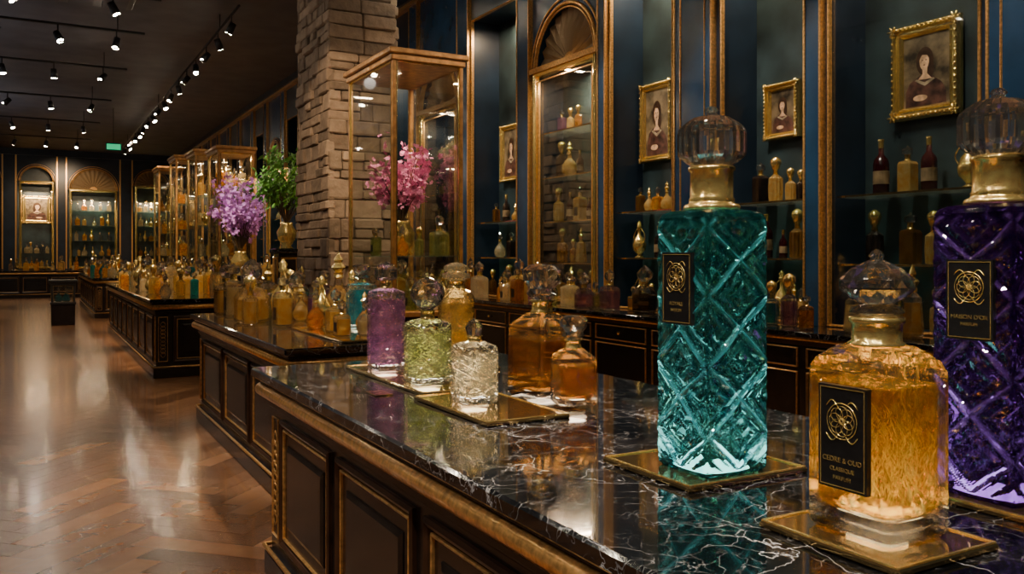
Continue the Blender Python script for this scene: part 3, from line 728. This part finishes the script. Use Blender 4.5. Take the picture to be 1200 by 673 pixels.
# ------------------------------------------------------------ flowers
def bouquet(name,cx,cy,zv,zc,R,k,nb=26,per=34,pot='gold',leaf=False,H=1.0,parent=None):
    mb=MB()
    mb.lathe(cx,cy,[(.08,0.001),(.09,.01),(.06,.04),(.12,.14),(.14,.24),(.08,.34),(.09,.37),(.07,.37)],pot,R24,smooth=True,z=zv)
    z0=zv+.34
    for i in range(nb):
        th=random.uniform(0,2*pi); ph=random.uniform(0.05,1.0)
        tip=Vector((cx+R*math.cos(th)*math.sqrt(ph),cy+R*math.sin(th)*math.sqrt(ph),max(zv+.42,zc+R*H*random.uniform(-.6,1)*(1-.4*ph))))
        base=Vector((cx,cy,z0)); mid=base.lerp(tip,.55)+Vector((0,0,.12))
        pts=[base*(1-t)**2+mid*2*t*(1-t)+tip*t*t for t in [j/7 for j in range(8)]]
        mb.tube(pts,[.007-.0007*j for j in range(8)],'twig',4)
        for q in range(per):
            t=random.uniform(.45,1.05); p=base*(1-t)**2+mid*2*t*(1-t)+tip*t*t
            p=p+Vector([random.gauss(0,.045) for _ in range(3)])
            n=Vector([random.gauss(0,1) for _ in range(3)]).normalized(); u=n.orthogonal().normalized(); w_=n.cross(u)
            s=random.uniform(.022,.036)
            if p.z<zv+.2: continue
            if leaf:
                s*=1.5; mb.add([p,p+u*s+w_*s*.45+n*.01,p+u*s*2.2,p+u*s-w_*s*.45+n*.01],[(0,1,2,3)],k)
            else:
                for m_ in range(5):
                    a=2*pi*m_/5; d=u*math.cos(a)+w_*math.sin(a); d2=n.cross(d)
                    mb.add([p,p+d*s*.7+d2*s*.4+n*s*.2,p+d*s*1.1+n*s*.35,p+d*s*.7-d2*s*.4+n*s*.2],[(0,1,2,3)],k)
    return mb.build(name,parent)
def pedestal(x,y,h):
    mb=MB(); mb.box(x-.2,x+.2,y-.2,y+.2,0,.1,'ebony',.01); mb.box(x-.15,x+.15,y-.15,y+.15,.1,h-.06,'ebony',.01); mb.box(x-.2,x+.2,y-.2,y+.2,h-.06,h,'marble',.01)
    rectframe(mb,mapE(y-.15),x-.12,x+.12,.16,h-.12,MOLD,'dgold'); rectframe(mb,mapR(x-.15),y-.12,y+.12,.16,h-.12,MOLD,'dgold')
    return mb.build('plant_pedestal')
pedestal(2.75,13.4,1.2); bouquet('purple_orchid_arrangement',2.75,13.4,1.2,2.25,.46,'lilac',40,36,H=1.3)
pedestal(3.12,12.1,1.6); bouquet('potted_green_plant',3.12,12.1,1.6,2.6,.48,'leaf',38,38,leaf=True)
bouquet('pink_blossom_vase',3.42,8.5,1.5,2.35,.33,'pink',30,22,H=1.3,parent=VT)
# ------------------------------------------------------------ ceiling lights
def head(mb,x,y,z,dx,dy,dz,s=1):
    d=Vector((dx,dy,dz)).normalized(); p=Vector((x,y,z))
    mb.tube([(x,y,z+.2),(x,y,z+.02)],.012,'black',6)
    mb.tube([p-d*.07*s,p-d*.065*s,p+d*.10*s,p+d*.10*s],[.001,.05*s,.058*s,.05*s],'black',12)
    mb.tube([p+d*.098*s,p+d*.104*s],[.045*s,.045*s],'lamp',12)
def rail(p0,p1,n,name='track_light_rail'):
    mb=MB(); p0=Vector(p0);p1=Vector(p1)
    mb.tube([p0,p1],.022,'black',4)
    for t in (.08,.5,.92):
        q=p0.lerp(p1,t); mb.tube([q,(q.x,q.y,CH)],.01,'black',5)
    for i in range(n):
        q=p0.lerp(p1,(i+.5)/n)
        head(mb,q.x,q.y,q.z-.2,random.uniform(-.9,.9),random.uniform(-.7,.6),-1,1.1)
    return mb.build(name)
rail((2.75,13.5,5.35),(2.75,33,5.35),17)
for yy,n in ((13.6,4),(15.8,6),(19,6),(23,6),(27,6),(31,6)): rail((-3.6,yy,5.3),(1.65,yy,5.3),n)
rail((1.3,-1,5.35),(1.3,12,5.35),14); rail((4.1,-1,5.35),(4.1,12,5.35),14); rail((-1.6,-1,5.35),(-1.6,12,5.35),14)
mb=MB(); mb.box(-3,1.4,14.3,15.2,5.5,5.598,'black',.02)
for i in range(9): mb.box(-2.9+i*.48,-2.55+i*.48,14.4,15.1,5.47,5.5,'ceil')
mb.build('ceiling_air_vent')
mb=MB(); mb.box(1.75,2.1,26,26.05,4.45,4.6,'exitg'); mb.box(1.72,2.13,26.05,26.08,4.42,4.63,'black'); mb.tube([(1.92,26.06,4.6),(1.92,26.06,CH)],.012,'black',5); mb.build('exit_sign')
# ------------------------------------------------------------ lights
WARM=(1,.70,.42); NEU=(1,.84,.66); K=1.32
def spot(p,t,E,deg=50,col=WARM,r=.07,bl=.6):
    l=bpy.data.lights.new('track_and_fill_spot','SPOT'); l.energy=E*K; l.spot_size=math.radians(deg); l.spot_blend=bl; l.color=col; l.shadow_soft_size=r
    o=bpy.data.objects.new('track_and_fill_spot',l); bpy.context.collection.objects.link(o); o.location=p
    o.rotation_euler=(Vector(t)-Vector(p)).to_track_quat('-Z','Y').to_euler()
def area(p,t,E,sx,sy,col=WARM,nm='niche_light',disk=False):
    l=bpy.data.lights.new(nm,'AREA'); l.shape='ELLIPSE' if disk else 'RECTANGLE'; l.size=sx; l.size_y=sy; l.energy=E; l.color=col
    o=bpy.data.objects.new(nm,l); bpy.context.collection.objects.link(o); o.location=p
    o.rotation_euler=(Vector(t)-Vector(p)).to_track_quat('-Z','Y').to_euler()
spot((-.6,.4,4.9),(1.4,1.4,1.2),540,34,NEU,.08)
spot((1.3,3.4,5.1),(1.45,1.6,1.1),400,34,WARM,.06)
spot((2.9,2.4,5.1),(1.55,1.2,1.1),560,36,WARM,.06)
spot((0.2,-.6,4.9),(1.7,1.1,1.2),400,30,NEU,.08)
spot((-.3,2.6,5),(1.5,3.1,1.1),600,32,NEU,.08)
spot((2.6,4.8,5.1),(1.6,3.2,1.0),700,32,WARM,.06)
spot((0,5,5),(1.8,6.2,1.0),800,36,NEU,.08)
spot((2.6,8.6,5.1),(1.8,6.8,1.0),900,36,WARM,.06)
spot((1.2,8,5),(3.4,8.4,2.2),380,34,WARM,.08)
spot((1.4,7.6,4.6),(3.5,10.3,2.8),320,36,WARM,.08)
spot((0.3,11.5,5),(2.9,12.8,2.2),700,30,NEU,.08)
spot((-2.6,2.2,4.6),(1.0,2.6,.5),240,50,NEU,.08)  # added fill from the left, brightens the counter front and floor
for yy in (13,16.5,): spot((1,yy-1,5),(1.8,yy,1),850,40,WARM)
for yy in (4,8.5,13,19,25,32): spot((-.8,yy,5.2),(-.5,yy+.4,0),250,56,NEU,.12)
for yy in (20,26,32): spot((2.7,yy-2,5.2),(3.5,yy,1.2),480,70,WARM,.1)
spot((1,34,5),(1,38,2.3),330,80,WARM,.1)
for yy in (2.6,4.0,5.3,6.9,8.2,9.9): spot((3.4,yy-.3,5.1),(5.5,yy,2.4),270,34,NEU,.06)
for yy in (3.9,5.1,6.7,8.1,9.8): spot((3.7,yy-.2,5.1),(5.4,yy,1.6),260,24,WARM,.06)
for (a,b,t) in mods:
    if a<16:
        zt=4.6 if t=='r' else 3.6
        area((5.34,(a+b)/2,zt),(5.44,(a+b)/2,0),50,.06,(b-a)*.5)
    elif a<33: area((5.36,(a+b)/2,3.6),(5.4,(a+b)/2,0),36,.1,(b-a)*.7)
for a,b,t in segs[2:]: area(((a+b)/2,YE-.3,3.7 if a>0 else 4),((a+b)/2,YE-.25,0),60,(b-a)*.6,.15)
for (x0,x1,y0,y1,zt) in ((3.04,3.8,7.8,9.14,3.53),(2.75,3.35,15.2,16.2,3.4),(2.75,3.35,17.6,18.6,3.6),(2.8,3.4,20.6,21.6,3.8)):
    area(((x0+x1)/2,(y0+y1)/2,zt-.14),((x0+x1)/2,(y0+y1)/2+.001,0),30,.25,.08,nm='vitrine_light')
# small disc fills added inside the bottle bases to make the glass glow
def disc(x,y,z,w,E,col=(1,.86,.66)): area((x,y,z),(x,y+.0001,z+1),E,w,w,col,'bottle_glow_fill',True)
disc(1.385,1.067,1.0285,.11,1.15,(1,.84,.55)); disc(1.45,1.587,.990,.15,.5,(.95,.95,.85)); disc(1.838,1.107,.990,.15,.32,(.9,.85,1))
for p,w in (((1.40,3.205,1.004),.10),((1.402,3.68,1.004),.09),((1.36,2.70,1.004),.09),((1.70,2.80,.992),.12),((1.64,2.49,1.006),.08),((2.06,5.90,1.004),.11),((1.775,3.72,1.000),.09)): disc(*p,w,.6)
for yy,E in ((2,14),(9,26),(17,40),(26,56)):
    spot((0,yy,5.1),(0.01,yy,0),E*1.2,160,(1,.88,.76),.12,.3)  # wide fill lamp added to lift the closed room, no fixture here
    area((-2.5,yy,3.0),(-2.5,yy+.01,6),E*.9,1.0,1.0,(.8,.86,1),'ceiling_fill')  # added upward fill in mid-air, only there to brighten the ceiling
w=bpy.data.worlds.new('World'); bpy.context.scene.world=w; w.use_nodes=True
w.node_tree.nodes['Background'].inputs[0].default_value=(.35,.45,.6,1); w.node_tree.nodes['Background'].inputs[1].default_value=.05
# ------------------------------------------------------------ camera
cam=bpy.data.cameras.new('Camera'); co=bpy.data.objects.new('Camera',cam); bpy.context.collection.objects.link(co)
cam.sensor_width=36; cam.lens=30.0; cam.clip_start=.02
cam.shift_y=-36.5/1200
co.location=(0,0,1.5); co.rotation_euler=(pi/2,0,-math.radians(29.25))
bpy.context.scene.camera=co
